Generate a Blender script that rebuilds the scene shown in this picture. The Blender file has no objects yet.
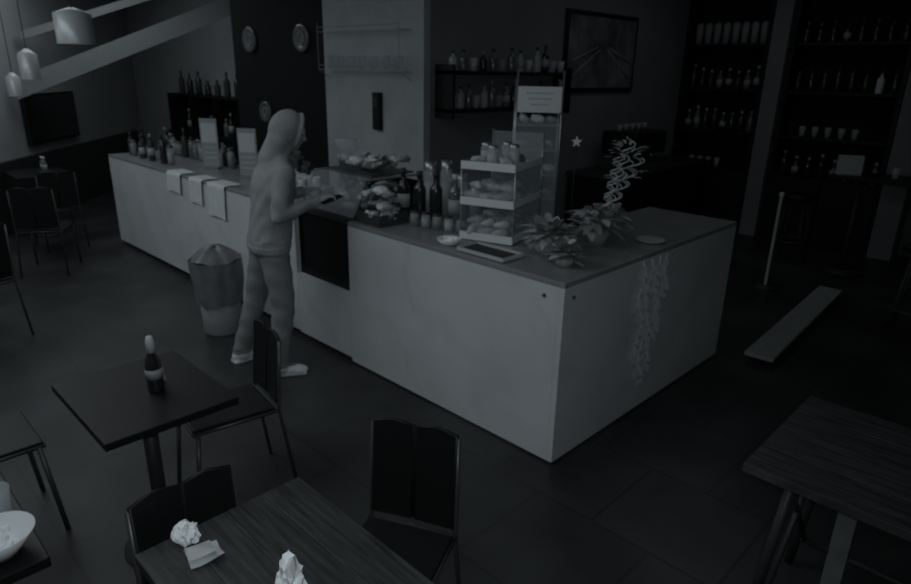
import bpy, bmesh, math, random, time
from mathutils import Vector, Matrix
T0=time.time()
random.seed(7)
S=bpy.context.scene
S.view_settings.view_transform='Standard'
S.view_settings.look='None'
S.view_settings.exposure=0
S.view_settings.gamma=1

# ------------------------------------------------------------ materials
def tint(v): return (v*0.93,v*0.98,v*1.0,1)
def mat(name,v,rough=.6,metal=0,noise=0,scale=6,spec=.4,emit=0,stretch=None,bump=0):
    m=bpy.data.materials.new(name); m.use_nodes=True
    nt=m.node_tree; b=nt.nodes['Principled BSDF']
    b.inputs['Base Color'].default_value=tint(v)
    b.inputs['Roughness'].default_value=rough
    b.inputs['Metallic'].default_value=metal
    b.inputs['Specular IOR Level'].default_value=spec
    if emit:
        b.inputs['Emission Color'].default_value=tint(1); b.inputs['Emission Strength'].default_value=emit
    if noise or bump:
        tc=nt.nodes.new('ShaderNodeTexCoord'); mp=nt.nodes.new('ShaderNodeMapping')
        nt.links.new(tc.outputs['Object'],mp.inputs['Vector'])
        if stretch: mp.inputs['Scale'].default_value=stretch
        n=nt.nodes.new('ShaderNodeTexNoise'); n.inputs['Scale'].default_value=scale
        n.inputs['Detail'].default_value=5; n.inputs['Roughness'].default_value=.6
        nt.links.new(mp.outputs[0],n.inputs['Vector'])
        if noise:
            r=nt.nodes.new('ShaderNodeValToRGB')
            r.color_ramp.elements[0].position=.3; r.color_ramp.elements[1].position=.72
            r.color_ramp.elements[0].color=tint(v*(1-noise)); r.color_ramp.elements[1].color=tint(v*(1+noise))
            nt.links.new(n.outputs['Fac'],r.inputs['Fac']); nt.links.new(r.outputs['Color'],b.inputs['Base Color'])
        if bump:
            bp=nt.nodes.new('ShaderNodeBump'); bp.inputs['Strength'].default_value=bump; bp.inputs['Distance'].default_value=.02
            nt.links.new(n.outputs['Fac'],bp.inputs['Height']); nt.links.new(bp.outputs[0],b.inputs['Normal'])
    return m
def marblemat(name,v):
    m=mat(name,v,.42,spec=.35); nt=m.node_tree; b=nt.nodes['Principled BSDF']
    tc=nt.nodes.new('ShaderNodeTexCoord'); mp=nt.nodes.new('ShaderNodeMapping'); mp.inputs['Rotation'].default_value=(.3,.6,.5)
    nt.links.new(tc.outputs['Object'],mp.inputs['Vector'])
    n=nt.nodes.new('ShaderNodeTexNoise'); n.inputs['Scale'].default_value=1.5; n.inputs['Detail'].default_value=6; n.inputs['Distortion'].default_value=.8
    wv=nt.nodes.new('ShaderNodeTexWave'); wv.inputs['Scale'].default_value=.55; wv.inputs['Distortion'].default_value=11; wv.inputs['Detail'].default_value=4; wv.inputs['Detail Scale'].default_value=1.6
    nt.links.new(mp.outputs[0],n.inputs['Vector']); nt.links.new(mp.outputs[0],wv.inputs['Vector'])
    r1=nt.nodes.new('ShaderNodeValToRGB'); r1.color_ramp.elements[0].position=.3; r1.color_ramp.elements[1].position=.7
    r1.color_ramp.elements[0].color=tint(v*.90); r1.color_ramp.elements[1].color=tint(v*1.06)
    r2=nt.nodes.new('ShaderNodeValToRGB'); r2.color_ramp.elements[0].position=.0; r2.color_ramp.elements[1].position=.2
    r2.color_ramp.elements[0].color=(.945,.945,.945,1); r2.color_ramp.elements[1].color=(1,1,1,1)
    nt.links.new(n.outputs['Fac'],r1.inputs[0]); nt.links.new(wv.outputs['Fac'],r2.inputs[0])
    x=nt.nodes.new('ShaderNodeMix'); x.data_type='RGBA'; x.blend_type='MULTIPLY'; x.inputs[0].default_value=1
    nt.links.new(r1.outputs[0],x.inputs[6]); nt.links.new(r2.outputs[0],x.inputs[7]); nt.links.new(x.outputs[2],b.inputs['Base Color'])
    return m
def glassmat(name,v=.8,fac=.14):
    m=bpy.data.materials.new(name); m.use_nodes=True; nt=m.node_tree
    for n in list(nt.nodes): nt.nodes.remove(n)
    o=nt.nodes.new('ShaderNodeOutputMaterial'); t=nt.nodes.new('ShaderNodeBsdfTransparent')
    t.inputs[0].default_value=(.93,.95,.96,1)
    g=nt.nodes.new('ShaderNodeBsdfPrincipled'); g.inputs['Base Color'].default_value=tint(v); g.inputs['Roughness'].default_value=.12
    x=nt.nodes.new('ShaderNodeMixShader'); x.inputs[0].default_value=fac
    nt.links.new(t.outputs[0],x.inputs[1]); nt.links.new(g.outputs[0],x.inputs[2]); nt.links.new(x.outputs[0],o.inputs[0])
    return m
def brickmat(name,v,v2,mortar,w,h,rough,spec,ms=.01,mixnoise=.3):
    m=bpy.data.materials.new(name); m.use_nodes=True; nt=m.node_tree; b=nt.nodes['Principled BSDF']
    tc=nt.nodes.new('ShaderNodeTexCoord'); br=nt.nodes.new('ShaderNodeTexBrick')
    br.inputs['Scale'].default_value=1; br.inputs['Color1'].default_value=tint(v); br.inputs['Color2'].default_value=tint(v2)
    br.inputs['Mortar'].default_value=tint(mortar); br.inputs['Mortar Size'].default_value=ms
    br.inputs['Brick Width'].default_value=w; br.inputs['Row Height'].default_value=h
    nt.links.new(tc.outputs['Object'],br.inputs['Vector'])
    n=nt.nodes.new('ShaderNodeTexNoise'); n.inputs['Scale'].default_value=1.6; n.inputs['Detail'].default_value=6
    nt.links.new(tc.outputs['Object'],n.inputs['Vector'])
    mr=nt.nodes.new('ShaderNodeMapRange'); mr.inputs[1].default_value=.3; mr.inputs[2].default_value=.7
    mr.inputs[3].default_value=1-mixnoise; mr.inputs[4].default_value=1+mixnoise
    nt.links.new(n.outputs['Fac'],mr.inputs[0])
    vm=nt.nodes.new('ShaderNodeVectorMath'); vm.operation='SCALE'
    nt.links.new(br.outputs['Color'],vm.inputs[0]); nt.links.new(mr.outputs[0],vm.inputs['Scale'])
    nt.links.new(vm.outputs[0],b.inputs['Base Color'])
    b.inputs['Roughness'].default_value=rough; b.inputs['Specular IOR Level'].default_value=spec
    return m

M={}
M['floor']=brickmat('floor_tiles',.040,.034,.026,.6,.6,.42,.3,.008,.45)
M['wall']=mat('wall_paint',.38,.8,noise=.1,scale=1.5)
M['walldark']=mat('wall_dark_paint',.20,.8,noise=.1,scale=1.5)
M['column']=mat('column_concrete',.42,.75,noise=.16,scale=2.2)
M['ceil']=mat('ceiling_paint',.3,.9)
M['bulk']=mat('bulkhead_plaster',.24,.85,noise=.08,scale=3)
M['counter']=marblemat('counter_stone_panel',.64)
M['top']=mat('counter_top_stone',.25,.28,noise=.15,scale=4)
M['black']=mat('black_laminate',.010,.45,spec=.25)
M['blackmat']=mat('black_matt',.009,.8,spec=.2)
M['dark']=mat('dark_grey',.035,.5)
M['steel']=mat('brushed_steel',.45,.35,metal=.8)
M['darksteel']=mat('dark_steel',.09,.4,metal=.5)
M['white']=mat('white_plastic',.75,.5)
M['paper']=mat('paper_tissue',.92,.9,noise=.06,scale=20)
M['grey']=mat('mid_grey',.3,.6)
M['lgrey']=mat('light_grey',.5,.6)
M['binbag']=mat('bin_liner_plastic',.17,.35,noise=.2,scale=12)
M['glass']=glassmat('clear_glass')
M['glass2']=glassmat('frosted_glass',.8,.3)
M['bottledark']=mat('dark_bottle_glass',.02,.12,spec=.6)
M['bottlemid']=mat('mid_bottle_glass',.12,.15,spec=.6)
M['label']=mat('bottle_label',.36,.7)
M['wood']=mat('table_wood',.042,.4,noise=.6,scale=5,stretch=(1.2,14,1),spec=.3)
M['plank']=mat('plank_timber',.34,.6,noise=.15,scale=4,stretch=(8,1,1))
M['pastry']=mat('pastry_crust',.4,.7,noise=.3,scale=25)
M['leaf']=mat('leaf_foliage',.26,.6,noise=.3,scale=20)
M['leafpale']=mat('pale_leaf',.46,.6)
M['cloth']=mat('tea_towel_cloth',.68,.9,noise=.06,scale=15)
M['shirt']=mat('hoodie_fabric',.29,.95,noise=.14,scale=9,bump=.4)
M['trouser']=mat('trouser_fabric',.22,.95,noise=.12,scale=9,bump=.4)
M['skin']=mat('skin_tone',.38,.6)
M['shoe']=mat('shoe_canvas',.7,.7)
M['lamp']=mat('lamp_shade_metal',.5,.35,metal=.2)
M['lampin']=mat('lamp_glow',.8,.4,emit=1.0)
M['tvs']=mat('screen_glass',.02,.15,spec=.5)
M['poster']=mat('poster_print',.15,.5,noise=.7,scale=3)
M['vinerefl']=mat('vine_reflection_leaf',.80,.8)  # paler than the counter panel: reflected light put into the colour

# ------------------------------------------------------------ builder (python lists, one mesh per object)
class B:
    def __init__(s,name): s.name=name; s.V=[]; s.F=[]; s.I=[]; s.Sm=[]; s.mats=[]
    def mi(s,m):
        m=M[m]
        if m not in s.mats: s.mats.append(m)
        return s.mats.index(m)
    def merge(s,t,m,smooth=False,X=None):
        i=s.mi(m)
        if X is not None: t.transform(X)
        bmesh.ops.recalc_face_normals(t,faces=t.faces)
        t.verts.index_update(); o=len(s.V)
        s.V.extend([v.co.copy() for v in t.verts])
        for f in t.faces:
            s.F.append([o+v.index for v in f.verts]); s.I.append(i); s.Sm.append(smooth)
        t.free()
    def box(s,c,d,m,rz=0,bev=0,rot=None):
        t=bmesh.new(); bmesh.ops.create_cube(t,size=1)
        bmesh.ops.scale(t,vec=d,verts=t.verts)
        if bev: bmesh.ops.bevel(t,geom=t.edges[:],offset=bev,segments=2,affect='EDGES',profile=.5)
        R=rot if rot is not None else Matrix.Rotation(rz,4,'Z')
        s.merge(t,m,X=Matrix.Translation(c)@R)
    def lathe(s,c,prof,m,seg=18,X=None,smooth=True):
        t=bmesh.new(); rings=[]
        for r,z in prof:
            if r<1e-5: rings.append([t.verts.new((0,0,z))])
            else: rings.append([t.verts.new((r*math.cos(2*math.pi*k/seg),r*math.sin(2*math.pi*k/seg),z)) for k in range(seg)])
        for a,b in zip(rings,rings[1:]):
            for k in range(seg):
                k2=(k+1)%seg
                if len(a)==1 and len(b)==1: continue
                if len(a)==1: t.faces.new((a[0],b[k],b[k2]))
                elif len(b)==1: t.faces.new((a[k],a[k2],b[0]))
                else: t.faces.new((a[k],a[k2],b[k2],b[k]))
        s.merge(t,m,smooth,Matrix.Translation(c)@(X if X is not None else Matrix()))
    def tube(s,pts,r,m,seg=8,smooth=True):
        pts=[Vector(p) for p in pts]; n=len(pts)
        rs=r if isinstance(r,(list,tuple)) else [r]*n
        t=bmesh.new(); rings=[]; up=None
        for i,p in enumerate(pts):
            d=(pts[min(i+1,n-1)]-pts[max(i-1,0)]).normalized()
            if up is None: up=Vector((0,0,1)) if abs(d.z)<.9 else Vector((1,0,0))
            a=d.cross(up)
            if a.length<1e-4: a=d.orthogonal()
            a.normalize(); b=a.cross(d).normalized(); up=b
            rings.append([t.verts.new(p+(a*math.cos(2*math.pi*k/seg)+b*math.sin(2*math.pi*k/seg))*rs[i]) for k in range(seg)])
        for a,b in zip(rings,rings[1:]):
            for k in range(seg): t.faces.new((a[k],a[(k+1)%seg],b[(k+1)%seg],b[k]))
        t.faces.new(rings[0]); t.faces.new(rings[-1])
        s.merge(t,m,smooth)
    def blob(s,c,d,m,sub=2,X=None,jit=0):
        t=bmesh.new(); bmesh.ops.create_icosphere(t,subdivisions=sub,radius=1)
        for v in t.verts:
            if jit: v.co*=1+random.uniform(-jit,jit)
            v.co=Vector((v.co.x*d[0],v.co.y*d[1],v.co.z*d[2]))
        s.merge(t,m,not jit,Matrix.Translation(c)@(X if X is not None else Matrix()))
    def poly(s,pts,m,thick=0):
        t=bmesh.new(); f=t.faces.new([t.verts.new(p) for p in pts])
        if thick:
            f.normal_update(); n=f.normal.copy()
            e=bmesh.ops.extrude_face_region(t,geom=[f])
            for v in [g for g in e['geom'] if isinstance(g,bmesh.types.BMVert)]: v.co+=n*thick
        s.merge(t,m)
    def grid(s,fn,nu,nv,m,smooth=True):
        t=bmesh.new(); V=[[t.verts.new(fn(i/nu,j/nv)) for j in range(nv+1)] for i in range(nu+1)]
        for i in range(nu):
            for j in range(nv): t.faces.new((V[i][j],V[i+1][j],V[i+1][j+1],V[i][j+1]))
        s.merge(t,m,smooth)
    def done(s,loc=None,rz=0,world=False):
        o=bpy.data.objects.new(s.name,bpy.data.meshes.new(s.name))
        V=s.V
        if world:
            xs=[v.x for v in V]; ys=[v.y for v in V]; zs=[v.z for v in V]
            c=Vector(((min(xs)+max(xs))/2,(min(ys)+max(ys))/2,min(zs)))
            V=[v-c for v in V]; o.location=c
        else:
            o.location=loc; o.rotation_euler=(0,0,rz)
        o.data.from_pydata([tuple(v) for v in V],[],s.F)
        o.data.polygons.foreach_set('material_index',s.I); o.data.polygons.foreach_set('use_smooth',s.Sm)
        for m in s.mats: o.data.materials.append(m)
        o.data.update()
        bpy.context.collection.objects.link(o)
        return o

# ------------------------------------------------------------ room shell
HC=3.3
b=B('floor'); b.box((-3.8,1.6,-.05),(16,10.2,.1),'floor'); b.done(world=True)
b=B('ceiling'); b.box((-3.8,1.6,HC+.05),(16,10.2,.1),'ceil'); b.done(world=True)
b=B('wall_near'); b.box((-.6,-3.45,HC/2),(7.8,.1,HC),'wall'); b.done(world=True)
b=B('wall_right'); b.box((3.25,1.6,HC/2),(.1,10.0,HC),'walldark'); b.done(world=True)
b=B('wall_back'); b.box((.35,6.65,HC/2),(5.9,.1,HC),'walldark'); b.done(world=True)
b=B('wall_column'); b.box((-3.335,4.05,HC/2),(1.465,5.1,HC),'column')
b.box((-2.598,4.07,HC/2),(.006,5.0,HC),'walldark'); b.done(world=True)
b=B('wall_kitchen'); b.box((-5.0,2.0,HC/2),(1.86,1.0,HC),'blackmat'); b.done(world=True)
b=B('wall_alcove'); b.box((-8.65,2.35,HC/2),(5.4,.1,HC),'wall'); b.done(world=True)
A=Vector((-8.1,-.39,0)); w=Vector((math.cos(math.radians(140)),math.sin(math.radians(140)),0)); wn=Vector((w.y,-w.x,0))
if wn.dot(Vector((1,-.2,0)))<0: wn=-wn
c=A+w*(-.24)-wn*.05
b=B('wall_far'); b.box((c.x,c.y,HC/2),(8.9,.1,HC),'wall',rz=math.radians(140)); b.done(world=True)
c=A+w*.2+wn*.03
b=B('baseboard_far'); b.box((c.x,c.y,.42),(7.2,.06,.84),'dark',rz=math.radians(140)); b.done(world=True)
def beam(name,p1,p2,h,th,m):
    p1=Vector(p1);p2=Vector(p2); b=B(name); d=(p2-p1); n=Vector((d.y,-d.x,0)).normalized()*th
    t=bmesh.new(); vs=[]
    for p in (p1,p2):
        for o in (Vector((0,0,0)),n): 
            for z in (0,h): vs.append(t.verts.new(p+o+Vector((0,0,z))))
    for q in ((0,1,3,2),(4,6,7,5),(0,4,5,1),(2,3,7,6),(1,5,7,3),(0,2,6,4)): t.faces.new([vs[i] for i in q])
    b.merge(t,m); return b.done(world=True)
beam('trim_sloping_bulkhead',(-8.0,-.33,1.55),(-7.1,2.28,2.70),.24,.12,'bulk')
beam('trim_upper_bulkhead',(-8.3,-.1,2.25),(-7.5,2.28,3.15),.1,.1,'bulk')

# ------------------------------------------------------------ service counter
b=B('service_counter')
F=.03; YE=2.10
b.box((-3.1,F+.09,.01),(6.1,.08,.02),'blackmat')
def panel(x0,x1,z0=.015,z1=1.0): b.box(((x0+x1)/2,F+.02,(z0+z1)/2),(x1-x0-.004,.04,z1-z0),'counter')
panel(-6.22,-4.5,.05);panel(-4.5,-2.42,.05);panel(-2.42,-1.76,.04,.52);panel(-1.76,-.03)
b.box((-.02,(F+YE)/2,.5075),(.04,YE-F,.985),'counter',bev=.002)
b.box((-6.2,F+.38,.54),(.04,.68,.92),'counter')
b.box((-.34,YE-.015,.5),(.62,.03,1.0),'counter')
b.box((-4.32,F+.36,1.015),(3.8,.72,.03),'top',bev=.004)
b.box((-.88,F+.36,1.015),(1.76,.72,.03),'top',bev=.004)
b.box((-.34,(YE+.75)/2,1.015),(.68,YE-.75,.03),'top',bev=.004)
b.box((-4.33,F+.7,.5),(3.78,.02,1.0),'dark'); b.box((-.9,F+.7,.5),(1.68,.02,1.0),'dark'); b.box((-.66,1.42,.5),(.02,1.33,1.0),'dark')
b.lathe((-.12,F-.003,.94),[(0,-.004),(.010,-.004),(.010,.004),(0,.004)],'dark',10,Matrix.Rotation(math.pi/2,4,'X'))
b.lathe((.002,.11,.94),[(0,-.004),(.010,-.004),(.010,.004),(0,.004)],'dark',10,Matrix.Rotation(math.pi/2,4,'Y'))
b.done(world=True)

def packet(b,x,y,z,s=1):
    R=Matrix.Rotation(random.uniform(0,3),4,'Z')@Matrix.Rotation(random.uniform(-.9,.9),4,'X')
    b.blob((x,y,z),(.055*s,.04*s,.026*s),random.choice(['lgrey','grey','dark','bottlemid','white','glass2','glass2','grey']),1,R,jit=.16)

b=B('glass_display_case')
x0,x1=-2.415,-1.765; xc=(x0+x1)/2; W=x1-x0
b.box((xc,.4,.56),(W,.66,.06),'black')
b.box((xc,.72,.9),(W,.02,.66),'black')
b.box((x0+.01,.4,.8),(.015,.64,.46),'black'); b.box((x1-.01,.4,.8),(.015,.64,.46),'black')
b.box((xc,.40,.8),(W-.04,.6,.01),'darksteel')
b.box((xc,.40,1.03),(W-.04,.62,.012),'dark')
b.box((xc,.09,.8),(W-.03,.008,.44),'black')
b.box((xc,.075,1.015),(W,.03,.03),'dark')
b.box((xc,.15,1.16),(W-.02,.008,.26),'glass',rot=Matrix.Rotation(-.35,4,'X'))
b.box((xc,.47,1.285),(W,.5,.012),'glass2')
for x in (x0+.01,x1-.01): b.tube([(x,.10,1.03),(x,.22,1.28),(x,.72,1.28),(x,.72,1.03)],.008,'darksteel',6)
for i in range(60): packet(b,x0+.08+random.random()*.5,.2+random.random()*.45,1.07+random.random()*.14)
b.done(world=True)
b=B('tray_of_wrapped_pastries')
b.box((xc,.47,1.297),(.56,.4,.01),'darksteel',bev=.003)
for i in range(40): packet(b,xc+random.uniform(-.24,.24),.47+random.uniform(-.16,.16),1.34+random.random()*.05)
b.done(world=True)

# ------------------------------------------------------------ bottles
def bottle(b,x,y,z,h=.3,r=.037,m='bottledark',lab=True,cap='grey'):
    k=h
    b.lathe((x,y,z),[(0,0),(r*.95,0),(r,.01),(r,k*.6),(r*.9,k*.66),(r*.38,k*.76),(r*.34,k*.93),(r*.4,k*.94),(r*.4,k*.985),(0,k*.985)],m,12)
    if lab: b.lathe((x,y,z),[(r*1.02,k*.2),(r*1.03,k*.2),(r*1.03,k*.48),(r*1.02,k*.48)],'label',12)
    b.lathe((x,y,z),[(r*.42,k*.88),(r*.44,k*.88),(r*.44,k),(0,k)],cap,8)
def jar(b,x,y,z,h=.16,r=.05,m='glass2',fill='grey',cap='steel'):
    b.lathe((x,y,z),[(0,0),(r,0),(r,h*.78),(r*.8,h*.86),(r*.8,h*.9)],m,14)
    b.lathe((x,y,z),[(0,.005),(r*.93,.005),(r*.93,h*.6),(0,h*.6)],fill,12)
    b.lathe((x,y,z),[(r*.85,h*.86),(r*.85,h),(0,h)],cap,12)
def cup(b,x,y,z,h=.1,r=.04,m='white'):
    b.lathe((x,y,z),[(0,0),(r*.7,0),(r,h),(r*.92,h),(r*.64,.008),(0,.008)],m,12)

T=1.032
for i,(x,y,h,m) in enumerate([(-1.66,.44,.33,'bottledark'),(-1.54,.48,.32,'bottledark'),(-1.42,.52,.33,'bottledark'),(-1.29,.57,.32,'bottlemid')]):
    b=B('wine_bottle'); bottle(b,x,y,T,h,.045,m,i in (0,3),'dark' if i<3 else 'lgrey'); b.done(world=True)

def packets(name,cx,cy,wx,wy,n,h=.05):
    b=B(name)
    b.box((cx,cy,T+.012),(wx,wy,.02),'darksteel',bev=.004)
    for sx in (-1,1): b.box((cx+sx*wx/2,cy,T+.04),(.008,wy,.07),'darksteel')
    for sy in (-1,1): b.box((cx,cy+sy*wy/2,T+.04),(wx,.008,.07),'darksteel')
    for i in range(n):
        q=random.random()
        packet(b,cx+random.uniform(-.45,.45)*wx*(1-q*.5),cy+random.uniform(-.45,.45)*wy*(1-q*.5),T+.05+q*h)
    return b.done(world=True)
packets('basket_of_wrapped_sweets',-1.60,.20,.24,.24,70,.2)
b=B('cluster_of_glass_jars')
for (x,y,h,r) in [(-1.18,.66,.24,.045),(-1.62,.66,.36,.05),(-1.48,.68,.38,.045),(-1.36,.70,.3,.05)]:
    jar(b,x,y,T,h,r,'glass2',random.choice(['grey','dark','lgrey']))
b.done(world=True)
b=B('row_of_small_jars')
for i in range(5): jar(b,-1.38+.085*i,.29+.02*i,T,.10,.03,'glass2',['dark','grey','dark','lgrey','dark'][i],'dark')
b.done(world=True)

# ------------------------------------------------------------ pastry display rack
b=B('pastry_display_rack')
RX=Matrix.Rotation(math.radians(18),4,'Z'); O=Vector((-.95,.27,T))
def L(x,y,z): return O+RX@Vector((x,y,z))
def lbox(x,y,z,d,m,bev=0,tilt=0): 
    c=L(x,y,z); b.box(c,d,m,rot=RX@Matrix.Rotation(tilt,4,'X'),bev=bev)
Wd,Dp=.34,.46
for z in (.015,.225,.435): 
    lbox(Wd/2,Dp/2,z,(Wd,Dp,.012),'white',.003)
    lbox(Wd/2,.0,z+.012,(Wd,.01,.045),'white')
    lbox(Wd,Dp/2,z+.012,(.008,Dp,.04),'white')
for x in (0,Wd):
    for y in (0.01,Dp): b.tube([L(x,y,0),L(x,y,.47 if y<.1 else .62)],.006,'steel',6)
lbox(Wd,Dp/2,.25,(.005,Dp,.44),'glass'); lbox(0,Dp/2,.25,(.005,Dp,.44),'glass')
lbox(Wd/2,Dp,.31,(Wd,.005,.6),'glass')
def croissant(c,s=1):
    a0=random.uniform(0,3); pts=[];rs=[]
    for k in range(7):
        t=-1+k/3; pts.append((c[0]+.055*s*t*math.cos(a0)-.025*t*t*math.sin(a0),c[1]+.055*s*t*math.sin(a0)+.025*t*t*math.cos(a0),c[2]))
        rs.append(max(.006,(.027-.02*t*t)*s)*(1 if k%2 else .9))
    b.tube(pts,rs,random.choice(['pastry','pastry','lgrey','glass2']),8)
for z in (.045,.255):
    for i in range(3):
        for j in range(4): croissant(L(.06+.1*i,.05+.1*j,z+.005+random.uniform(0,.015)),1.15)
    for i in range(3):
        for j in range(3): croissant(L(.08+.09*i,.07+.1*j,z+.05+random.uniform(0,.03)),1.1)
for i in range(3):
    for j in range(3):
        c=L(.07+.09*i,.09+.11*j,.441); 
        if (i+j)%2: jar(b,c.x,c.y,c.z,.12,.035,'glass2','lgrey')
        else: packet(b,c.x,c.y,c.z+.03)
b.done(world=True)
b=B('price_sign_stand')
c=Vector((-.97,1.0,0)); ra=math.radians(44)
d=Vector((math.cos(ra),math.sin(ra),0)); n=Vector((d.y,-d.x,0))
for s_ in (-1,1):
    for e_ in (-1,1):
        p=c+d*.145*s_+n*.06*e_; b.tube([(p.x,p.y,T),(p.x,p.y,T+(.98 if e_>0 else .92))],.006,'steel',6)
b.box((c.x,c.y,T+.01),(.3,.14,.02),'lgrey',rz=ra)
e=c+n*.066
b.box((e.x,e.y,T+.80),(.28,.012,.16),'white',rz=ra,bev=.003)
for k in range(3):
    e2=c+n*.074; b.box((e2.x,e2.y,T+.84-.035*k),(.18-.03*k,.003,.008),'lgrey',rz=ra)
for z in (.16,.32,.48,.64): b.box((c.x,c.y,T+z),(.29,.12,.008),'glass2',rz=ra)
b.box((e.x,e.y,T+.35),(.28,.004,.68),'glass',rz=ra)
for z in (.02,.165,.325,.485,.645):
    for k in range(3):
        e3=c+d*(-.09+.09*k); packet(b,e3.x,e3.y,T+z+.035,.9)
b.done(world=True)

b=B('star_ornament'); c=Vector((-.64,.98,T)); b.lathe(c,[(0,0),(.03,0),(.03,.01),(0,.01)],'steel'); b.tube([c,c+Vector((0,0,.53))],.003,'dark',6)
pts=[]
for k in range(10):
    r=.036 if k%2==0 else .015; a=math.pi/2+k*math.pi/5
    pts.append(c+d*r*math.cos(a)+Vector((0,0,.56+r*math.sin(a))))
b.poly(pts,'white',.004); b.done(world=True)

b=B('serving_tray'); b.box((-.60,.15,T+.006),(.34,.17,.01),'dark',rz=.0,bev=.003)
for (x,y,dx,dy) in [(-.60,.065,.34,.008),(-.60,.235,.34,.008),(-.77,.15,.008,.17),(-.43,.15,.008,.17)]: b.box((x,y,T+.014),(dx,dy,.02),'lgrey')
b.done(world=True)
b=B('sugar_sachet_dish'); b.lathe((-.90,.13,T),[(0,0),(.05,0),(.075,.035),(.07,.035),(.047,.008),(0,.008)],'white')
for i in range(6): b.box((-.90+random.uniform(-.03,.03),.13+random.uniform(-.03,.03),T+.03),(.05,.03,.004),'paper',rot=Matrix.Rotation(random.uniform(0,3),4,'Z')@Matrix.Rotation(.6,4,'X'))
b.done(world=True)

# ------------------------------------------------------------ plants
def leafshape(b,base,dirv,ln,wd,m,droop=.3,side=None):
    dirv=Vector(dirv).normalized()
    if side is None: side=dirv.cross(Vector((0,0,1)))
    else: side=dirv.cross(side)
    if side.length<.05: side=Vector((1,0,0))
    side.normalize()
    def fn(u,v):
        wv=wd*math.sin(math.pi*min(1,u*.95+.04))**.8
        q=Vector(base)+dirv*ln*u+side*wv*(v-.5)+Vector((0,0,-droop*ln*u*u))
        if q.x<.004 and base[0]>.004: q.x=.004
        if base[0]<.0 : q.z=max(q.z,T+.003)
        return q
    b.grid(fn,5,2,m)
b=B('potted_succulent')
P=Vector((-.40,.42,T))
b.lathe(P,[(0,0),(.07,0),(.09,.07),(.083,.07),(.065,.055),(0,.055)],'grey',20)
for i in range(170):
    a=i*2.4; e=.0+1.3*(i/170)
    leafshape(b,P+Vector((random.uniform(-.04,.04),random.uniform(-.04,.04),.08+.04*random.random())),(math.cos(a)*math.cos(e),math.sin(a)*math.cos(e),math.sin(e)),.09+.10*random.random(),.055,random.choice(['leaf','leaf','leafpale','leafpale']),.35)
b.done(world=True)
b=B('potted_trailing_plant')
P=Vector((-.18,.27,T))
b.lathe(P,[(0,0),(.04,0),(.055,.05),(.05,.05),(.04,.04),(0,.04)],'grey',18)
for i in range(80):
    a=i*2.4; e=.05+1.2*(i/80)
    leafshape(b,P+Vector((0,0,.05+.03*random.random())),(math.cos(a)*math.cos(e),math.sin(a)*math.cos(e),math.sin(e)),.07+.07*random.random(),.045,random.choice(['leaf','leafpale','leaf']),.3)
b.done(world=True)
b=B('curly_willow_in_pot')
P=Vector((-.32,.80,T))
b.lathe(P,[(0,0),(.055,0),(.08,.1),(.072,.1),(.055,.09),(0,.09)],'grey',20)
for s_ in range(6):
    a=s_*1.05; lean=Vector((math.cos(a)*.05+.07,math.sin(a)*.05+.10,0)); pts=[]; rs=[]
    hh=.38+.2*random.random(); turns=5+random.random()*2
    for k in range(60):
        t=k/59; rr=.010+.022*t; th=turns*2*math.pi*t+a
        pts.append(P+Vector((0,0,.08))+lean*t*1.3+Vector((rr*math.cos(th),rr*math.sin(th),hh*t)))
        rs.append(.0065*(1-.4*t))
    b.tube(pts,rs,'leafpale',5)
for i in range(220):
    a=random.uniform(0,6.28); e=random.uniform(-.1,1.2)
    leafshape(b,P+Vector((random.uniform(-.07,.07),random.uniform(-.13,.13),.10+.09*random.random())),(math.cos(a)*math.cos(e),math.sin(a)*math.cos(e),math.sin(e)),.07+.09*random.random(),.05,random.choice(['leaf','leaf','leafpale']),.4)
for i in range(30):
    a=random.uniform(0,6.28); leafshape(b,P+Vector((.08+.05*math.cos(a),.11+.05*math.sin(a),.36+.24*random.random())),(math.cos(a),math.sin(a),.6),.10,.024,'leafpale',.4)
b.done(world=True)
b=B('saucer'); b.lathe((-.13,1.10,T),[(0,0),(.05,0),(.09,.015),(.085,.018),(.05,.006),(0,.006)],'lgrey',24); b.done(world=True)
b=B('vine_reflection')  # flat pale leaf shapes painted as the plant's reflection on the end panel
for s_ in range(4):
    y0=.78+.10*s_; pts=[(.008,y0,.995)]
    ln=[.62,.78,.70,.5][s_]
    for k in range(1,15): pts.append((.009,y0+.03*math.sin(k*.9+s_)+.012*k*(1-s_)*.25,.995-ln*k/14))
    b.tube(pts,.0025,'vinerefl',5)
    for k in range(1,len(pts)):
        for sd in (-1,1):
            leafshape(b,Vector(pts[k])+Vector((.001,0,0)),(.03,sd*.8,-.6+random.uniform(-.5,.5)),.05+.03*random.random(),.036,'vinerefl',.1,Vector((1,0,0)))
b.done(world=True)

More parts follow.
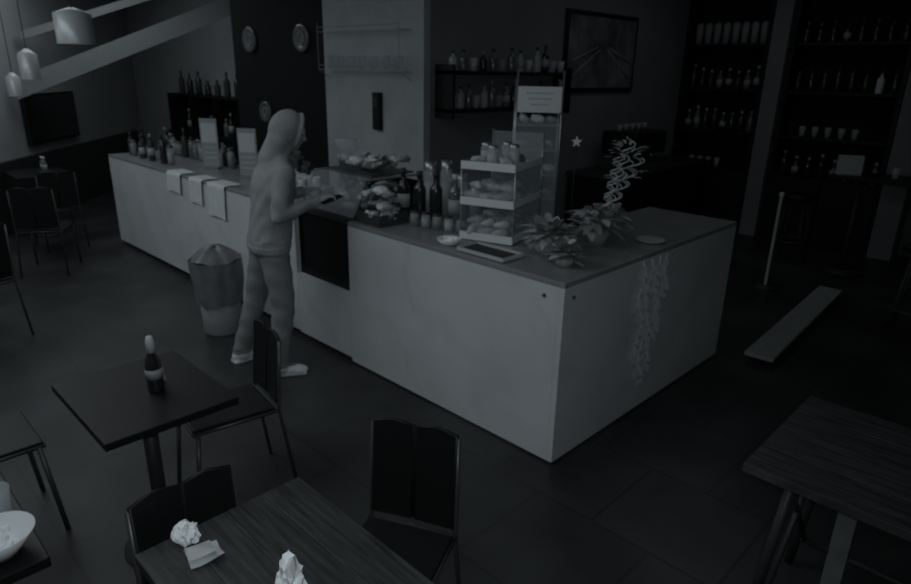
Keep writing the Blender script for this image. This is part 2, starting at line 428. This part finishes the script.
# ------------------------------------------------------------ far counter items
def towel(name,x0,x1,z0):
    b=B(name)
    def fn(u,v):
        x=x0+(x1-x0)*u; s_=v*( .16+(T-z0)); fold=.006*math.sin(u*16)+.004*math.sin(u*37)
        if s_<.16: return Vector((x,.02+.16-s_,T+.006))
        return Vector((x+.01*math.sin(v*5),.018-abs(fold)-.004,T+.004-(s_-.16)+.012*math.sin(u*3)*v))
    b.grid(fn,24,14,'cloth'); b.done(world=True)
towel('tea_towel',-4.62,-4.32,.84); towel('tea_towel',-4.14,-3.88,.80); towel('tea_towel',-3.78,-3.46,.74)
def card(name,x,y,wd,h,rz):
    b=B(name); b.box((x,y,T+.01),(wd*.9,.08,.02),'steel',rz=rz); 
    b.box((x,y,T+.02+h/2),(wd,.008,h),'grey',rz=rz,bev=.002)
    nn=Vector((math.sin(rz),-math.cos(rz),0))
    b.box(Vector((x,y,T+h*.75))+nn*.005,(wd*.85,.002,h*.4),'lgrey',rz=rz)
    for k in range(3): e=Vector((x,y,T+h*.45-.05*k))+nn*.005; b.box(e,(wd*.7,.002,.008),'lgrey',rz=rz)
    b.done(world=True)
card('menu_card_holder',-4.5,.42,.18,.46,.6); card('menu_card_holder',-3.76,.42,.18,.42,.6)
b=B('row_of_condiment_jars')
for i in range(46):
    x=-6.05+.075*i+random.uniform(-.02,.02) if i<23 else -6.05+.13*(i-23)+random.uniform(-.02,.02)
    if i<23: y=random.uniform(.57,.64)
    else: y=random.uniform(.20,.27)
    if i>=23 and (x>-4.9): continue
    if random.random()<.45: jar(b,x,y,T,random.uniform(.12,.26),.034,'glass2',random.choice(['grey','dark','dark']),'darksteel')
    else: bottle(b,x,y,T,random.uniform(.18,.32),.034,random.choice(['bottledark','bottlemid','dark','grey']),random.random()<.3,random.choice(['dark','grey']))
b.done(world=True)
b=B('bags_of_coffee')
for i in range(6):
    x=-3.45+.15*(i%4)+random.uniform(-.01,.01); y=.54+.1*(i//4); h=random.uniform(.18,.28); m=random.choice(['dark','grey','bottlemid'])
    b.box((x,y,T+h*.42),(.11,.07,h*.84),m,bev=.012); b.box((x,y,T+h*.9),(.11,.015,h*.2),m,bev=.003); b.box((x,y-.037,T+h*.4),(.07,.003,.07),'lgrey')
b.done(world=True)
b=B('stack_of_cups')
for i in range(5):
    for j in range(2): 
        x=-3.1+.1*i; cup(b,x,.30+.12*j,T,.09,.04,'lgrey'); cup(b,x,.30+.12*j,T+.05,.09,.04,'lgrey')
b.done(world=True)
b=B('coffee_grinder'); g=Vector((-2.53,.58,T)) 
b.box(g+Vector((0,0,.03)),(.17,.2,.06),'dark',bev=.01); b.box(g+Vector((0,.04,.18)),(.12,.1,.26),'darksteel',bev=.012)
b.lathe(g+Vector((0,.02,.3)),[(0,0),(.05,0),(.085,.13),(.085,.14),(0,.14)],'glass2'); b.done(world=True)

# ------------------------------------------------------------ person
def person():
    VV=[];FF=[]
    def add(t,X):
        o=len(VV); t.transform(X); t.verts.index_update()
        VV.extend([tuple(v.co) for v in t.verts]); FF.extend([[o+v.index for v in f.verts] for f in t.faces]); t.free()
    def ell(c,d,R=None):
        t=bmesh.new(); bmesh.ops.create_icosphere(t,subdivisions=3,radius=1)
        add(t,Matrix.Translation(c)@(R if R is not None else Matrix())@Matrix.Diagonal((d[0],d[1],d[2],1)))
    def cap(p,q,r1,r2):
        p=Vector(p);q=Vector(q);dv=q-p
        t=bmesh.new(); bmesh.ops.create_cone(t,cap_ends=True,segments=20,radius1=r1,radius2=r2,depth=dv.length)
        add(t,Matrix.Translation((p+q)/2)@dv.to_track_quat('Z','Y').to_matrix().to_4x4())
        for c,r in ((p,r1),(q,r2)):
            t=bmesh.new(); bmesh.ops.create_icosphere(t,subdivisions=2 if r<.03 else 3,radius=r); add(t,Matrix.Translation(c))
    ry=lambda a:Matrix.Rotation(a,4,'Y')
    def hull(rings,n=28):
        t=bmesh.new(); R_=[]
        for (cx,cz,a,bb) in rings:
            R_.append([t.verts.new((cx+a*math.copysign(abs(math.cos(q))**.85,math.cos(q)),bb*math.copysign(abs(math.sin(q))**.85,math.sin(q)),cz)) for q in [2*math.pi*k/n for k in range(n)]])
        for r1_,r2_ in zip(R_,R_[1:]):
            for k in range(n): t.faces.new((r1_[k],r1_[(k+1)%n],r2_[(k+1)%n],r2_[k]))
        t.faces.new(R_[0][::-1]); t.faces.new(R_[-1])
        add(t,Matrix())
    # torso: loose hooded top, hem slightly gathered
    hull([(-.005,.84,.115,.165),(-.005,.87,.132,.182),(-.005,.92,.138,.186),(0,1.0,.134,.178),(.0,1.08,.130,.174),(.0,1.18,.134,.182),(.0,1.28,.136,.192),(.004,1.36,.120,.190),(.008,1.41,.094,.165),(.012,1.45,.070,.105),(.02,1.48,.058,.07)])
    for s in (-1,1): cap((.012,s*.10,1.405),(.01,s*.178,1.375),.058,.062)
    cap((.02,0,1.42),(.06,0,1.53),.064,.06)
    ell((-.045,0,1.452),(.065,.10,.045),ry(.5))
    H=Vector((.085,0,1.605)); R=ry(.20)
    def hp(x,y,z): return H+(R@Vector((x,y,z,)))
    ell(hp(-.01,0,.025),(.098,.077,.095),R); ell(hp(.025,0,-.035),(.068,.06,.08),R); ell(hp(.055,0,-.085),(.032,.036,.028),R)
    cap(hp(.088,0,.012),hp(.107,0,-.028),.010,.015)
    for s in (-1,1):
        ell(hp(.078,s*.03,.028),(.014,.02,.008),R); ell(hp(.066,s*.04,-.02),(.02,.018,.014),R)
        ell(hp(.0,s*.076,-.012),(.020,.014,.03),R)
    ell(hp(.088,0,-.05),(.010,.024,.007),R); ell(hp(.086,0,-.062),(.010,.020,.007),R)
    # hood worn up: loose shell with a rim round the face
    ell(hp(-.030,0,.020),(.112,.098,.118),R); ell(hp(-.055,0,-.05),(.08,.088,.10),R); cap(hp(-.06,0,-.06),(-.03,0,1.44),.075,.08)
    rim=[hp(.045,.088*math.cos(q),.012+.108*math.sin(q)) for q in [math.pi*(-.25+1.5*k/14) for k in range(15)]]
    for a_,b_ in zip(rim,rim[1:]): cap(a_,b_,.013,.013)
    arms={-1:((.01,-.195,1.375),(-.03,-.265,1.12),(.20,-.235,1.19)),1:((.01,.195,1.375),(.0,.27,1.12),(.22,.14,1.19))}
    for s,(a,e,wr) in arms.items():
        cap(a,e,.064,.052); cap(e,wr,.050,.037)
        a2=Vector(wr); dv=(Vector(wr)-Vector(e)).normalized(); cap(a2-dv*.02,a2+dv*.005,.040,.040)
        up=Vector((0,0,1)); side=dv.cross(up).normalized()
        nrm=side.cross(dv).normalized()
        pc=a2+dv*.06
        Rm=Matrix((dv,side,nrm)).transposed().to_4x4()
        ell(pc,(.05,.040,.016),Rm); cap(a2,a2+dv*.03,.025,.024)
        lens=[.068,.078,.072,.056]
        for k in range(4):
            o=(k-1.5)*.0205
            kk=k if s==-1 else 3-k
            ln=lens[kk]
            base=pc+dv*.042+side*o
            d1=(dv*.9-nrm*.35).normalized(); d2=(dv*.45-nrm*.9).normalized(); d3=(-dv*.2-nrm*1).normalized()
            p1=base+d1*ln*.45; p2=p1+d2*ln*.32; p3=p2+d3*ln*.25
            cap(base,p1,.0095,.009); cap(p1,p2,.009,.0085); cap(p2,p3,.0085,.0075)
        ts=-side if s==-1 else side
        tb=a2+dv*.035+ts*.028-nrm*.004; t1=tb+(dv*.7+ts*.6-nrm*.4).normalized()*.035; t2=t1+(dv*.8-nrm*.6).normalized()*.028
        cap(tb,t1,.0125,.0105); cap(t1,t2,.0105,.009)
    legs={-1:((.0,-.09,.88),(.08,-.14,.50),(.07,-.185,.10)),1:((-.01,.09,.88),(-.03,.14,.49),(-.11,.165,.10))}
    yaw={-1:-.25,1:.25}
    for s,(a,k,an) in legs.items():
        cap(a,k,.098,.080); cap(k,an,.078,.060); cap(Vector(an),Vector(an)-Vector((0,0,.03)),.060,.064)
        Rz=Matrix.Rotation(yaw[s],4,'Z'); A_=Vector(an)
        def fp(x,y,z): return Vector((A_.x,A_.y,0))+Rz@Vector((x,y,z))
        ell(fp(-.02,0,.045),(.055,.042,.045),Rz); ell(fp(.07,0,.038),(.09,.045,.038),Rz); ell(fp(.12,0,.03),(.065,.047,.03),Rz)
        t=bmesh.new(); bmesh.ops.create_cube(t,size=1)
        add(t,Matrix.Translation(fp(.05,0,.011))@Rz@Matrix.Diagonal((.245,.08,.022,1)))
    me=bpy.data.meshes.new('raw'); me.from_pydata(VV,[],FF); me.update()
    o=bpy.data.objects.new('raw',me); bpy.context.collection.objects.link(o)
    r=o.modifiers.new('r','REMESH'); r.mode='VOXEL'; r.voxel_size=.0068; r.use_smooth_shade=True
    sm=o.modifiers.new('s','SMOOTH'); sm.factor=.5; sm.iterations=4
    bpy.context.view_layer.update()
    dg=bpy.context.evaluated_depsgraph_get(); me2=bpy.data.meshes.new_from_object(o.evaluated_get(dg))
    bpy.data.objects.remove(o)
    me2.materials.clear()
    for k in ('shirt','trouser','skin','shoe'): me2.materials.append(M[k])
    Hinv=(Matrix.Translation(H)@R).inverted()
    n=len(me2.vertices); nb=[[] for _ in range(n)]
    for ed in me2.edges: a_,b_=ed.vertices; nb[a_].append(b_); nb[b_].append(a_)
    co=[v.co.copy() for v in me2.vertices]
    msk=[ (.12<v.z<1.5 and not (v.x>.19 and 1.05<v.z<1.35)) for v in co]
    for it in range(14):
        new=[c for c in co]
        for i in range(n):
            if msk[i]:
                a_=Vector((0,0,0))
                for j in nb[i]: a_+=co[j]
                new[i]=a_/len(nb[i])
        co=new
    for i,v in enumerate(me2.vertices): v.co=co[i]
    me2.update()
    mi=[]
    for p in me2.polygons:
        c=p.center; i=0
        if c.z<.07: i=3
        elif c.z<.86: i=1
        elif c.z>1.05 and c.z<1.35 and c.x>(.21 if c.y<0 else .23): i=2
        elif c.z>1.48:
            hl=Hinv@c
            if hl.x>.058 and hl.z<.085 and abs(hl.y)<.072: i=2
        mi.append(i)
    me2.polygons.foreach_set('material_index',mi); me2.polygons.foreach_set('use_smooth',[True]*len(mi))
    nrm=[v.normal.copy() for v in me2.vertices]
    for v,nn in zip(me2.vertices,nrm):
        c=v.co
        if .93<c.z<1.42 and c.x<.19: v.co=c+nn*.005*math.sin(c.z*30+c.y*31+math.sin(c.x*25)*2)*math.sin(c.y*17+c.z*11)
        elif .1<c.z<.82: v.co=c+nn*.005*math.sin(c.z*36+c.x*35)*math.sin(c.y*30+c.z*13)
        elif .85<=c.z<.90: v.co=c+nn*.005
    def shear(me):
        for v in me.vertices:
            if v.co.z>.1:
                k=v.co.z-.1
                v.co.x+=.125*k; v.co.y-=.03*k
    shear(me2)
    ob=bpy.data.objects.new('standing_man',me2); bpy.context.collection.objects.link(ob)
    e=B('eyes')
    for s in (-1,1):
        e.blob(hp(.078,s*.031,.013),(.010,.013,.008),'white',2); e.blob(hp(.086,s*.031,.013),(.004,.006,.006),'black',2)
    eo=e.done(loc=(0,0,0)); shear(eo.data); eo.parent=ob
    ph=B('mobile_phone'); ph.box((.325,-.215,1.195),(.14,.07,.009),'black',rot=Matrix.Rotation(.15,4,'Z')@Matrix.Rotation(-.28,4,'Y'),bev=.003); po=ph.done(loc=(0,0,0)); shear(po.data); po.parent=ob
    ob.location=(-2.13,-.46,0.0); ob.rotation_euler=(0,0,math.radians(74))
    return ob
person()
print('T person',time.time()-T0)

# ------------------------------------------------------------ rubbish bin
b=B('rubbish_bin')
b.lathe((-2.93,-.36,0),[(0,0),(.13,0),(.14,.02),(.165,.5),(.15,.5),(.12,.03),(0,.03)],'grey',24)
def bag(u,v):
    a=u*2*math.pi; z=.26+.34*v; r=.172+.02*v+.008*math.sin(a*9)+.006*math.sin(a*5+v*6)
    return Vector((-2.93+r*math.cos(a),-.36+r*math.sin(a),z))
b.grid(bag,48,8,'binbag')
def bag2(u,v):
    a=u*2*math.pi; r=(.19+.008*math.sin(a*9))*(1-v); z=.6+.10*math.sin(v*1.6)+.012*math.sin(a*4)
    return Vector((-2.93+r*math.cos(a),-.36+r*math.sin(a),z))
b.grid(bag2,48,6,'binbag')
b.done(world=True)

# ------------------------------------------------------------ chairs & tables
def chair(x,y,phi,wd=.34,h=.86,frame='darksteel',name='dining_chair'):
    b=B(name); hw=wd/2; s=.40
    b.box((0,.01,.45),(wd,s-.02,.02),'black',bev=.006)
    b.tube([(-hw,-s/2,.437),(-hw,s/2,.437),(hw,s/2,.437),(hw,-s/2,.437),(-hw,-s/2,.437)],.009,frame,6)
    for sx in (-1,1):
        b.tube([(sx*(hw+.015),s/2+.02,0),(sx*hw,s/2-.02,.437)],.011,frame,8)
        b.tube([(sx*(hw+.015),-s/2-.06,0),(sx*hw,-s/2,.437),(sx*hw,-s/2-.01,.6),(sx*(hw-.005),-s/2-.03,h-.01)],.009,frame,8)
    for sx in (-1,1):
        def fn(u,v,sx=sx):
            xx=sx*(.008+(hw-.018)*u); z=.475+(h-.475)*v+(.012*math.sin(math.pi*u) if v>.99 else 0)
            return Vector((xx,-s/2-.002-.03*v-.012*(1-(xx/hw)**2),z))
        def fn2(u,v,sx=sx): 
            q=fn(u,v); return q+Vector((0,.014,0))
        b.grid(fn,6,6,'black'); b.grid(fn2,6,6,'black')
        e=[fn(0,0),fn(0,1),fn(.5,1),fn(1,1),fn(1,0),fn(0,0)]
        b.tube([p+Vector((0,.007,0)) for p in e],.0075,'black',6)
    return b.done(loc=(x,y,0),rz=phi-math.pi/2)
chair(.335,-1.37,math.radians(-64),wd=.325,h=.83)
chair(-1.0,-1.27,math.radians(-98),wd=.31,h=.80)
chair(.245,-1.885,0,wd=.31,h=.84)
chair(-1.42,-2.18,math.radians(90),wd=.36)
chair(-4.02,-1.74,math.radians(200),wd=.38,h=.88)

def table(x0,x1,y0,y1,m,name='dining_table',z=.75,style='ped'):
    b=B(name); cx,cy=(x0+x1)/2,(y0+y1)/2
    n=4
    if m=='wood':
        for i in range(n):
            h=(y1-y0)/n; b.box((cx,y0+h*(i+.5),z-.016),(x1-x0,h-.001,.032),'wood',bev=.002)
    else: b.box((cx,cy,z-.016),(x1-x0,y1-y0,.032),m,bev=.004)
    if style=='ped':
        b.tube([(cx,cy,z-.03),(cx,cy,.03)],.03,'dark',14)
        b.box((cx,cy,z-.04),(.25,.25,.012),'dark')
        b.lathe((cx,cy,0),[(0,0),(.17,0),(.17,.012),(.04,.03),(0,.03)],'dark',28)
    else:
        for yy in (y0+.1,y1-.1):
            for xx,dx in ((x0+.14,-.06),(x1-.14,.06)):
                b.tube([(xx,yy,z-.03),(xx+dx,yy,0.01)],.018,'dark',8)
            b.tube([(x0+.12,yy,z-.04),(x1-.12,yy,z-.04)],.016,'dark',8)
            b.tube([(x0+.1,yy,.15),(x1-.1,yy,.15)],.014,'dark',8)
        b.box((x0+.29,cy-.05,(z-.04)/2),(.06,.06,z-.04),'binbag')
        b.tube([(x0+.12,y0+.1,z-.04),(x0+.12,y1-.1,.15)],.012,'dark',8)
        b.tube([(x0+.12,y1-.1,z-.04),(x0+.12,y0+.1,.15)],.012,'dark',8)
    return b.done(world=True)
table(-1.14,-.52,-1.93,-1.43,'black')
table(.10,.78,-2.06,-1.55,'wood')
table(1.08,1.95,-.42,.28,'wood',style='tr')
table(-.68,-.05,-2.85,-2.22,'black')

def crumple(name,c,r,sq=.6,jit=.25,pull=0):
    b=B(name); t=bmesh.new(); bmesh.ops.create_icosphere(t,subdivisions=3,radius=1)
    for v in t.verts:
        k=1+jit*math.sin(v.co.x*7+v.co.y*5)*math.cos(v.co.z*5+v.co.x*4)+random.uniform(-jit,jit)*.15
        if pull and v.co.z>.5: k*=1+pull*(v.co.z-.5)
        v.co=Vector((v.co.x*r*k,v.co.y*r*.8*k,max(v.co.z,-.7)*r*sq*k))
    zmin=min(v.co.z for v in t.verts)
    b.merge(t,'paper',False,Matrix.Translation((c[0],c[1],c[2]-zmin))); b.done(world=True)
crumple('crumpled_napkin',(.145,-1.935,.75),.038,.8,.3)
b=B('folded_napkin')
def fnn(u,v): return Vector((.19+.07*u+.02*v,-1.965+.085*v-.01*u,.756+.012*math.sin(u*4)*math.sin(v*3+1)+.006))
b.grid(fnn,8,8,'lgrey'); b.grid(lambda u,v: fnn(u*.9,v*.8)+Vector((0,0,.007+.01*u)),8,8,'lgrey'); b.done(world=True)
crumple('crumpled_napkin',(.51,-1.83,.75),.036,1.1,.4,1.6)
b=B('sauce_bottle'); q=(-.80,-1.64,.75)
b.lathe(q,[(0,0),(.03,0),(.032,.01),(.032,.11),(.026,.14),(.014,.165),(.014,.19)],'bottledark')
b.lathe(q,[(.0325,.06),(.0335,.06),(.0335,.1),(.0325,.1)],'grey'); b.lathe(q,[(.018,.17),(.019,.17),(.017,.21),(.012,.235),(0,.237)],'lgrey'); b.done(world=True)
b=B('salt_shaker'); b.lathe((-.86,-1.60,.75),[(0,0),(.022,0),(.018,.05),(.02,.055),(.015,.075),(0,.08)],'glass2'); b.done(world=True)
b=B('glass_bowl'); b.lathe((-.15,-2.31,.75),[(0,0),(.04,0),(.055,.02),(.09,.07),(.086,.07),(.05,.025),(0,.015)],'white',28)
t=bmesh.new(); bmesh.ops.create_icosphere(t,subdivisions=3,radius=.033)
for v in t.verts: v.co*=1+.3*math.sin(v.co.x*200)*math.cos(v.co.z*160)
b.merge(t,'paper',False,Matrix.Translation((-.15,-2.31,.795))); b.done(world=True)
b=B('water_tumbler'); b.lathe((-.30,-2.28,.75),[(0,0),(.032,0),(.04,.11),(.037,.11),(.03,.008),(0,.008)],'glass2'); b.done(world=True)

# ------------------------------------------------------------ right: timber step
b=B('timber_step'); 
b.box((.24,3.2,.075),(.2,2.14,.03),'plank',rz=math.radians(3),bev=.004)
for y in (2.3,3.2,4.1): b.box((.24-(y-3.2)*.052,y,.03),(.16,.05,.06),'dark')
b.done(world=True)

# ------------------------------------------------------------ picture + wall shelf
XW=-2.592
b=B('framed_picture')
b.box((XW+.015,4.22,2.21),(.03,1.45,.84),'black',bev=.004)
b.box((XW+.032,4.22,2.21),(.004,1.35,.74),'poster')
for (p,q) in [((3.62,1.95),(4.15,2.25)),((4.8,1.95),(4.3,2.25)),((3.62,2.12),(4.1,2.27)),((4.8,2.12),(4.35,2.27))]:
    b.tube([(XW+.036,p[0],p[1]),(XW+.036,q[0],q[1])],.010,'grey',5)
b.done(world=True)
b=B('wall_shelf_with_bottles')
for z in (1.66,1.98):
    b.box((XW+.11,2.5,z),(.22,1.75,.03),'black')
for y in (1.64,3.36): b.box((XW+.11,y,1.82),(.22,.03,.45),'black')
for z,n in ((1.995,13),(1.675,16)):
    for i in range(n):
        y=1.72+1.58*i/(n-1)
        if random.random()<.4: cup(b,XW+.12,y,z,.11,.04,random.choice(['lgrey','glass2','glass']))
        else: bottle(b,XW+.12,y,z,random.uniform(.16,.26),.036,random.choice(['bottledark','bottlemid','glass2']),random.random()<.4,random.choice(['grey','dark','dark']))
b.done(world=True)
b=B('wall_intercom'); b.box((-3.21,1.475,1.62),(.1,.05,.34),'black',bev=.006); b.box((-3.21,1.447,1.70),(.06,.006,.08),'dark'); b.done(world=True)
b=B('wall_glass_rack')
for z in (1.98,2.32): b.box((-3.35,1.42,z),(1.2,.15,.012),'glass'); b.tube([(-3.95,1.35,z+.04),(-2.75,1.35,z+.04)],.003,'grey',6)
for x in (-3.95,-2.75): b.tube([(x,1.49,1.9),(x,1.35,1.98),(x,1.35,2.4)],.003,'grey',6)
for i in range(7): cup(b,-3.85+.17*i,1.42,1.99,.12,.035,'glass')
b.done(world=True)
for (x,z,r) in [(-5.50,2.28,.14),(-4.44,2.28,.14),(-5.26,1.50,.12)]:
    b=B('round_wall_plate'); X=Matrix.Rotation(math.pi/2,4,'X')
    b.lathe((x,1.498,z),[(0,0),(r,0),(r,.02),(r*.93,.035),(r*.7,.02),(0,.018)],'bottlemid',32,X)
    b.lathe((x,1.498,z),[(r*.45,.02),(r*.45,.028),(r*.38,.028),(r*.38,.02)],'grey',24,X); b.done(world=True)

# ------------------------------------------------------------ back bar shelving
def barshelf(name,x0,x1,rows,kinds):
    b=B(name); Y=6.42
    b.box(((x0+x1)/2,6.58,1.65),(x1-x0,.02,3.28),'blackmat')
    for x in (x0,x1): b.box((x,Y,1.64),(.04,.34,3.27),'black')
    for z in rows: b.box(((x0+x1)/2,Y,z-.015),(x1-x0,.32,.03),'black')
    for z,k in zip(rows,kinds):
        n=8
        for i in range(n):
            x=x0+.1+(x1-x0-.2)*i/(n-1)
            if k=='jar': b.lathe((x,Y-.04,z),[(0,0),(.04,0),(.05,.22),(.03,.26),(0,.26)],'grey',12)
            elif k=='b': bottle(b,x,Y-.04,z,random.uniform(.22,.3),.04,random.choice(['bottledark','bottlemid','bottledark']),random.random()<.45,random.choice(['lgrey','grey','lgrey']))
            elif k=='g': 
                if random.random()<.6: cup(b,x,Y-.04,z,.12,.04,'glass2')
            elif k=='d': bottle(b,x,Y-.04,z,random.uniform(.22,.3),.04,'white' if (z==1.84 and i==6) else 'bottledark',random.random()<.15,random.choice(['dark','bottlemid']))  # one bottle is coloured white to paint its glint
    for i in range(2):
        b.box((x0+(x1-x0)*(.25+.5*i),Y-.18,.4),((x1-x0)/2-.02,.02,.78),'black',bev=.004)
    b.done(world=True)
barshelf('back_bar_shelving',-2.56,-1.52,[.82,1.31,1.84,2.39],['g','b','b','jar'])
barshelf('back_bar_shelving',-1.22,.0,[.82,1.31,1.84,2.39],['b','g','d','d'])
b=B('wall_post'); b.box((-1.37,6.4,HC/2),(.2,.38,HC-.002),'walldark'); b.done(world=True)
b=B('wall_pier'); b.box((.16,6.4,HC/2),(.24,.38,HC-.002),'walldark'); b.done(world=True)

b=B('back_worktop'); b.box((-2.26,4.9,.45),(.6,2.4,.9),'black',bev=.005); b.box((-2.26,4.9,.92),(.62,2.44,.04),'dark',bev=.004); b.done(world=True)
b=B('espresso_machine'); q=Vector((-2.26,4.6,.94))
b.box(q+Vector((0,0,.30)),(.45,.75,.26),'black',bev=.03); b.box(q+Vector((-.1,0,.1)),(.22,.7,.16),'darksteel',bev=.01)
b.box(q+Vector((0,0,.02)),(.48,.75,.04),'darksteel',bev=.006)
for y in (-.2,.2):
    b.lathe(q+Vector((.13,y,.12)),[(0,0),(.035,0),(.035,.06),(0,.06)],'steel'); b.tube([q+Vector((.15,y,.13)),q+Vector((.28,y,.11))],.012,'black')
for i in range(5): cup(b,q.x-.05,q.y-.28+.14*i,q.z+.43,.07,.035,'grey')
b.done(world=True)

def stool(x,y,h=.72,name='bar_stool'):
    b=B(name); b.lathe((x,y,h),[(0,0),(.17,0),(.18,.02),(.17,.05),(0,.055)],'black',24)
    for k in range(4):
        a=math.pi/4+k*math.pi/2
        b.tube([(x+.12*math.cos(a),y+.12*math.sin(a),h),(x+.2*math.cos(a),y+.2*math.sin(a),0)],.012,'dark',8)
    pts=[(x+.175*math.cos(t*math.pi/12),y+.175*math.sin(t*math.pi/12),.25) for t in range(25)]; b.tube(pts,.008,'darksteel',6); b.done(world=True)
stool(-.55,5.3);stool(.95,3.6);stool(1.25,4.7)
b=B('bar_table'); b.box((.35,5.35,1.03),(1.2,.55,.04),'black',bev=.005); b.tube([(.0,5.35,1.01),(.0,5.35,.02)],.03,'dark',12); b.tube([(.75,5.35,1.01),(.75,5.35,.02)],.03,'dark',12)
for x in (.0,.75): b.lathe((x,5.35,0),[(0,0),(.22,0),(.22,.015),(0,.03)],'dark',24)
b.done(world=True)
b=B('table_notice_card'); b.box((-.1,5.2,1.15),(.24,.006,.2),'lgrey',rz=.5); b.box((-.1,5.2,1.055),(.12,.06,.01),'grey',rz=.5); b.done(world=True)
b=B('candle_glass'); cup(b,.3,5.3,1.05,.1,.04,'glass2'); b.done(world=True)
b=B('rope_barrier_post'); b.lathe((-.36,4.1,0),[(0,0),(.12,0),(.12,.015),(.02,.03)],'dark',20); b.lathe((-.36,4.1,0),[(.014,.03),(.014,.9),(.022,.92),(.022,.95),(0,.96)],'lgrey',14); b.done(world=True)

# ------------------------------------------------------------ far left
c=A+w*.83+wn*.04
b=B('wall_television'); rzz=math.radians(140)
b.box((c.x,c.y,1.28),(1.37,.06,.64),'black',rz=rzz,bev=.008); e=c+wn*.032; b.box((e.x,e.y,1.285),(1.3,.006,.56),'tvs',rz=rzz); b.done(world=True)
b=B('alcove_cabinet')
b.box((-7.65,2.12,.5),(3.1,.34,1.0),'black',bev=.005)
for x in (-9.18,-8.4,-7.6,-6.85,-6.12): b.box((x,2.14,1.25),(.04,.3,.6),'black')
b.box((-7.65,2.14,1.55),(3.1,.3,.03),'black'); b.box((-7.65,2.28,1.27),(3.1,.02,.55),'blackmat')
for i in range(20):
    x=-9.05+.152*i
    if random.random()<.75: bottle(b,x,2.12,1.0,random.uniform(.22,.36),.04,random.choice(['bottledark','bottlemid','bottlemid']),random.random()<.3)
b.box((-6.5,1.98,1.38),(.5,.015,.34),'grey',bev=.004)
for i in range(8): bottle(b,-8.9+.3*i,2.12,1.565,random.uniform(.2,.34),.045,random.choice(['bottledark','dark']),False,'dark')
b.done(world=True)
def pendant(x,y,z,r,h):
    b=B('pendant_lamp')
    b.lathe((x,y,z),[(r,0),(r,h),(r*.5,h+.03),(.02,h+.05),(.02,h+.045),(r*.48,h+.025),(r*.97,h-.003),(r*.97,0),(r,0)],'lamp',28)
    b.blob((x,y,z+h*.45),(r*.4,r*.4,r*.5),'lampin',2)
    b.tube([(x,y,z+h+.04),(x,y,HC-.001)],.004,'dark',6); b.lathe((x,y,HC-.025),[(0,0),(.05,0),(.05,.024),(0,.024)],'dark'); b.done(world=True)
pendant(-4.998,-.474,2.15,.15,.25)
pendant(-6.391,-.541,1.82,.09,.25)
pendant(-7.022,-.569,1.63,.07,.2)
table(-7.6,-6.9,-.75,-.15,'black')
chair(-6.55,-.5,math.radians(180),wd=.38,frame='dark')
chair(-5.6,-.85,math.radians(150),wd=.38,frame='dark')
b=B('condiment_caddy'); b.box((-7.15,-.4,.76),(.2,.14,.02),'dark')
for i in range(3): bottle(b,-7.21+.06*i,-.4,.77,.17,.022,'bottlemid',True,'white')
b.done(world=True)

# ------------------------------------------------------------ lights
def area(loc,sx,sy,p,rot=(0,0,0)):
    l=bpy.data.lights.new('area','AREA'); l.shape='RECTANGLE'; l.size=sx; l.size_y=sy; l.energy=p; l.color=(.88,.96,1)
    o=bpy.data.objects.new('ambient_fill_light',l); o.location=loc; o.rotation_euler=rot; bpy.context.collection.objects.link(o); return o  # unseen area fills added under the ceiling for ambient light
area((-3.4,-2.2,3.22),5,1.2,38)
area((1.0,-1.8,3.22),2,1.2,7)
area((-7.0,.0,3.22),1.8,2,15)
area((-1.0,4.0,3.22),1.5,3,2.5)
l=bpy.data.lights.new('pendant_edge_fill','POINT'); l.energy=9; l.shadow_soft_size=.15; l.color=(.88,.96,1)  # unseen point light added to brighten the left sides of the pendants
o=bpy.data.objects.new('pendant_edge_fill_light',l); o.location=(-6.2,-2.0,2.6); bpy.context.collection.objects.link(o)
l=bpy.data.lights.new('ir','SPOT'); l.energy=40; l.spot_size=math.radians(110); l.spot_blend=.9; l.shadow_soft_size=.05; l.color=(.88,.96,1)
o=bpy.data.objects.new('camera_ir_lamp',l); o.location=(1.72,-2.52,2.08)
o.rotation_euler=(Vector((-.9,-.3,.7))-o.location).to_track_quat('-Z','Y').to_euler(); bpy.context.collection.objects.link(o)
wd=bpy.data.worlds.new('night'); S.world=wd; wd.use_nodes=True
wd.node_tree.nodes['Background'].inputs[0].default_value=(.6,.75,.9,1); wd.node_tree.nodes['Background'].inputs[1].default_value=.006

# ------------------------------------------------------------ camera
f=642;az=math.radians(134.1);p=math.radians(19.07);ro=math.radians(1.2)
C=Vector((1.68,-2.47,2.0))
h=Vector((math.cos(az),math.sin(az),0));r=Vector((math.sin(az),-math.cos(az),0))
Fv=h*math.cos(p)+Vector((0,0,-math.sin(p)));U0=r.cross(Fv);R=r*math.cos(ro)+U0*math.sin(ro);U=R.cross(Fv)
cam=bpy.data.cameras.new('camera'); cam.sensor_width=36; cam.lens=36*f/911; cam.clip_start=.02
cam.dof.use_dof=True; cam.dof.focus_distance=.8; cam.dof.aperture_fstop=9.0   # cheap soft CCTV lens
co=bpy.data.objects.new('camera',cam); m=Matrix((R,U,-Fv)).transposed().to_4x4(); m.translation=C; co.matrix_world=m
bpy.context.collection.objects.link(co); S.camera=co
print('T all',time.time()-T0)
